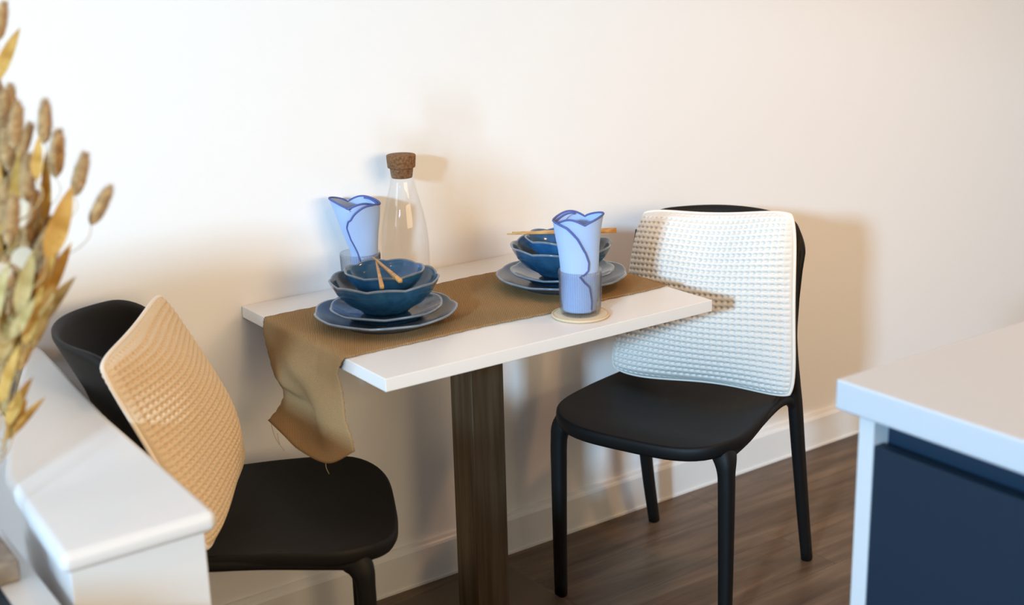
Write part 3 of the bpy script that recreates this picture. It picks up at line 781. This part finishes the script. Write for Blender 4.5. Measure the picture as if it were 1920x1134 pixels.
stem(K, HEADS, 107, 286, D0, 7, 1.2, 'third fluffy bunny tail head from the right, wide and nearly upright', 'seed_head')
stem(K, HEADS, 84, 226, D0, 6, 1.1, 'fourth fluffy bunny tail head from the right, topmost of the loose four', 'seed_head')
stem(K, HEADS, 2, 38, D0, 8, 1.0, 'bunny tail head at the very top of the left picture edge', 'seed_head')
stem('dried_leaf_stem', LEAFA, 8, 118, D0, 14, 1.0, 'golden leaf tip at the left edge just under the topmost bunny tail', 'leaf')
LB = 'fluffy bunny tail grass head within the dense left part of the dried bouquet'
for (px, py, tl, sc) in ((5, 205, 12, 1.1), (30, 232, 6, 1.15), (47, 262, 14, 1.0), (38, 332, 5, 1.5), (12, 275, -4, 1.2), (4, 350, 3, 1.2), (60, 395, 10, 1.1), (22, 410, 8, 1.2), (50, 455, 12, 1.1)):
    stem(K, HEADS, px, py, D0 + rg.uniform(-0.05, 0.06), tl, sc, LB, 'seed_head')
for (px, py, tl, sc) in ((75, 470, 18, 1.2), (60, 470, 14, 1.2), (30, 545, 14, 1.2), (84, 440, 16, 1.0), (44, 505, 14, 1.2), (16, 470, 6, 1.2), (10, 515, 4, 1.1), (-4, 180, -2, 1.1), (18, 195, 4, 1.1), (-2, 225, -2, 1.2), (22, 300, 10, 1.3), (52, 330, 6, 1.2), (28, 350, 2, 1.3), (-4, 285, 0, 1.3), (70, 425, 16, 1.1), (40, 430, 10, 1.3), (10, 385, 2, 1.3), (92, 495, 22, 1.0), (26, 515, 12, 1.2), (55, 560, 22, 1.1), (8, 560, 6, 1.2)):
    stem(K, HEADS, px, py, D0 + rg.uniform(-0.02, 0.10), tl, sc, LB, 'seed_head')
LG = 'long golden dried leaf stem in the dense left part of the bouquet'
for (px, py, tl, sc) in ((104, 440, 16, 1.25), (86, 372, 4, 1.2), (70, 310, 2, 0.7), (84, 470, 25, 1.3), (62, 500, 18, 1.3), (30, 480, 15, 1.4), (8, 450, 8, 1.4), (40, 560, 22, 1.2), (14, 540, 10, 1.3), (92, 540, 24, 1.2), (72, 590, 24, 1.1), (36, 620, 18, 1.1), (-8, 520, 0, 1.3), (6, 600, 8, 1.2), (20, 660, 12, 1.0), (30, 375, 12, 1.2), (-5, 400, 4, 1.3), (12, 720, 14, 1.0), (26, 770, 26, 0.9), (58, 610, 22, 1.0), (82, 520, 26, 1.1), (46, 585, 18, 1.1), (66, 560, 24, 1.1), (24, 590, 12, 1.1), (46, 660, 20, 1.0), (4, 640, 6, 1.1), (30, 690, 18, 0.9)):
    stem('dried_leaf_stem', LEAFA, px, py, D0 + rg.uniform(-0.06, 0.06), tl, sc, LG, 'leaf', 1)
LP = 'pale straw-coloured dried leaf stem low in the left bouquet'
for (px, py, tl, sc) in ((62, 520, 16, 1.0), (98, 575, 28, 1.0), (84, 560, 24, 1.0), (50, 600, 20, 1.0), (20, 500, 12, 1.0), (0, 560, 6, 1.0), (40, 650, 18, 0.9), (10, 640, 10, 1.0), (14, 700, 12, 0.9), (66, 440, 12, 0.9), (34, 620, 16, 1.0), (70, 600, 24, 1.0), (2, 600, 2, 1.0), (28, 655, 14, 0.9), (44, 545, 16, 1.1), (90, 545, 26, 0.9)):
    stem('dried_leaf_stem', LEAFB, px, py, D0 + rg.uniform(-0.06, 0.06), tl, sc, LP, 'leaf', 1)
LS = 'round papery dried seed pod stem in the left bouquet'
for (px, py, tl, sc) in ((10, 418, 10, 1.5), (42, 380, 14, 1.2), (30, 545, 10, 1.1), (2, 500, 0, 1.2), (48, 470, 20, 1.1), (14, 575, 8, 1.0)):
    stem('seed_pod_stem', POD, px, py, D0 + rg.uniform(-0.04, 0.04), tl, sc, LS, 'pod')
for px, py, tl in ((38, 760, 30), (24, 800, 30), (44, 790, 34)):
    stem('dried_leaf_stem', LEAFA, px, py, D0, tl, 0.75, 'short golden leaf tip bending out over the half wall cap', 'leaf')
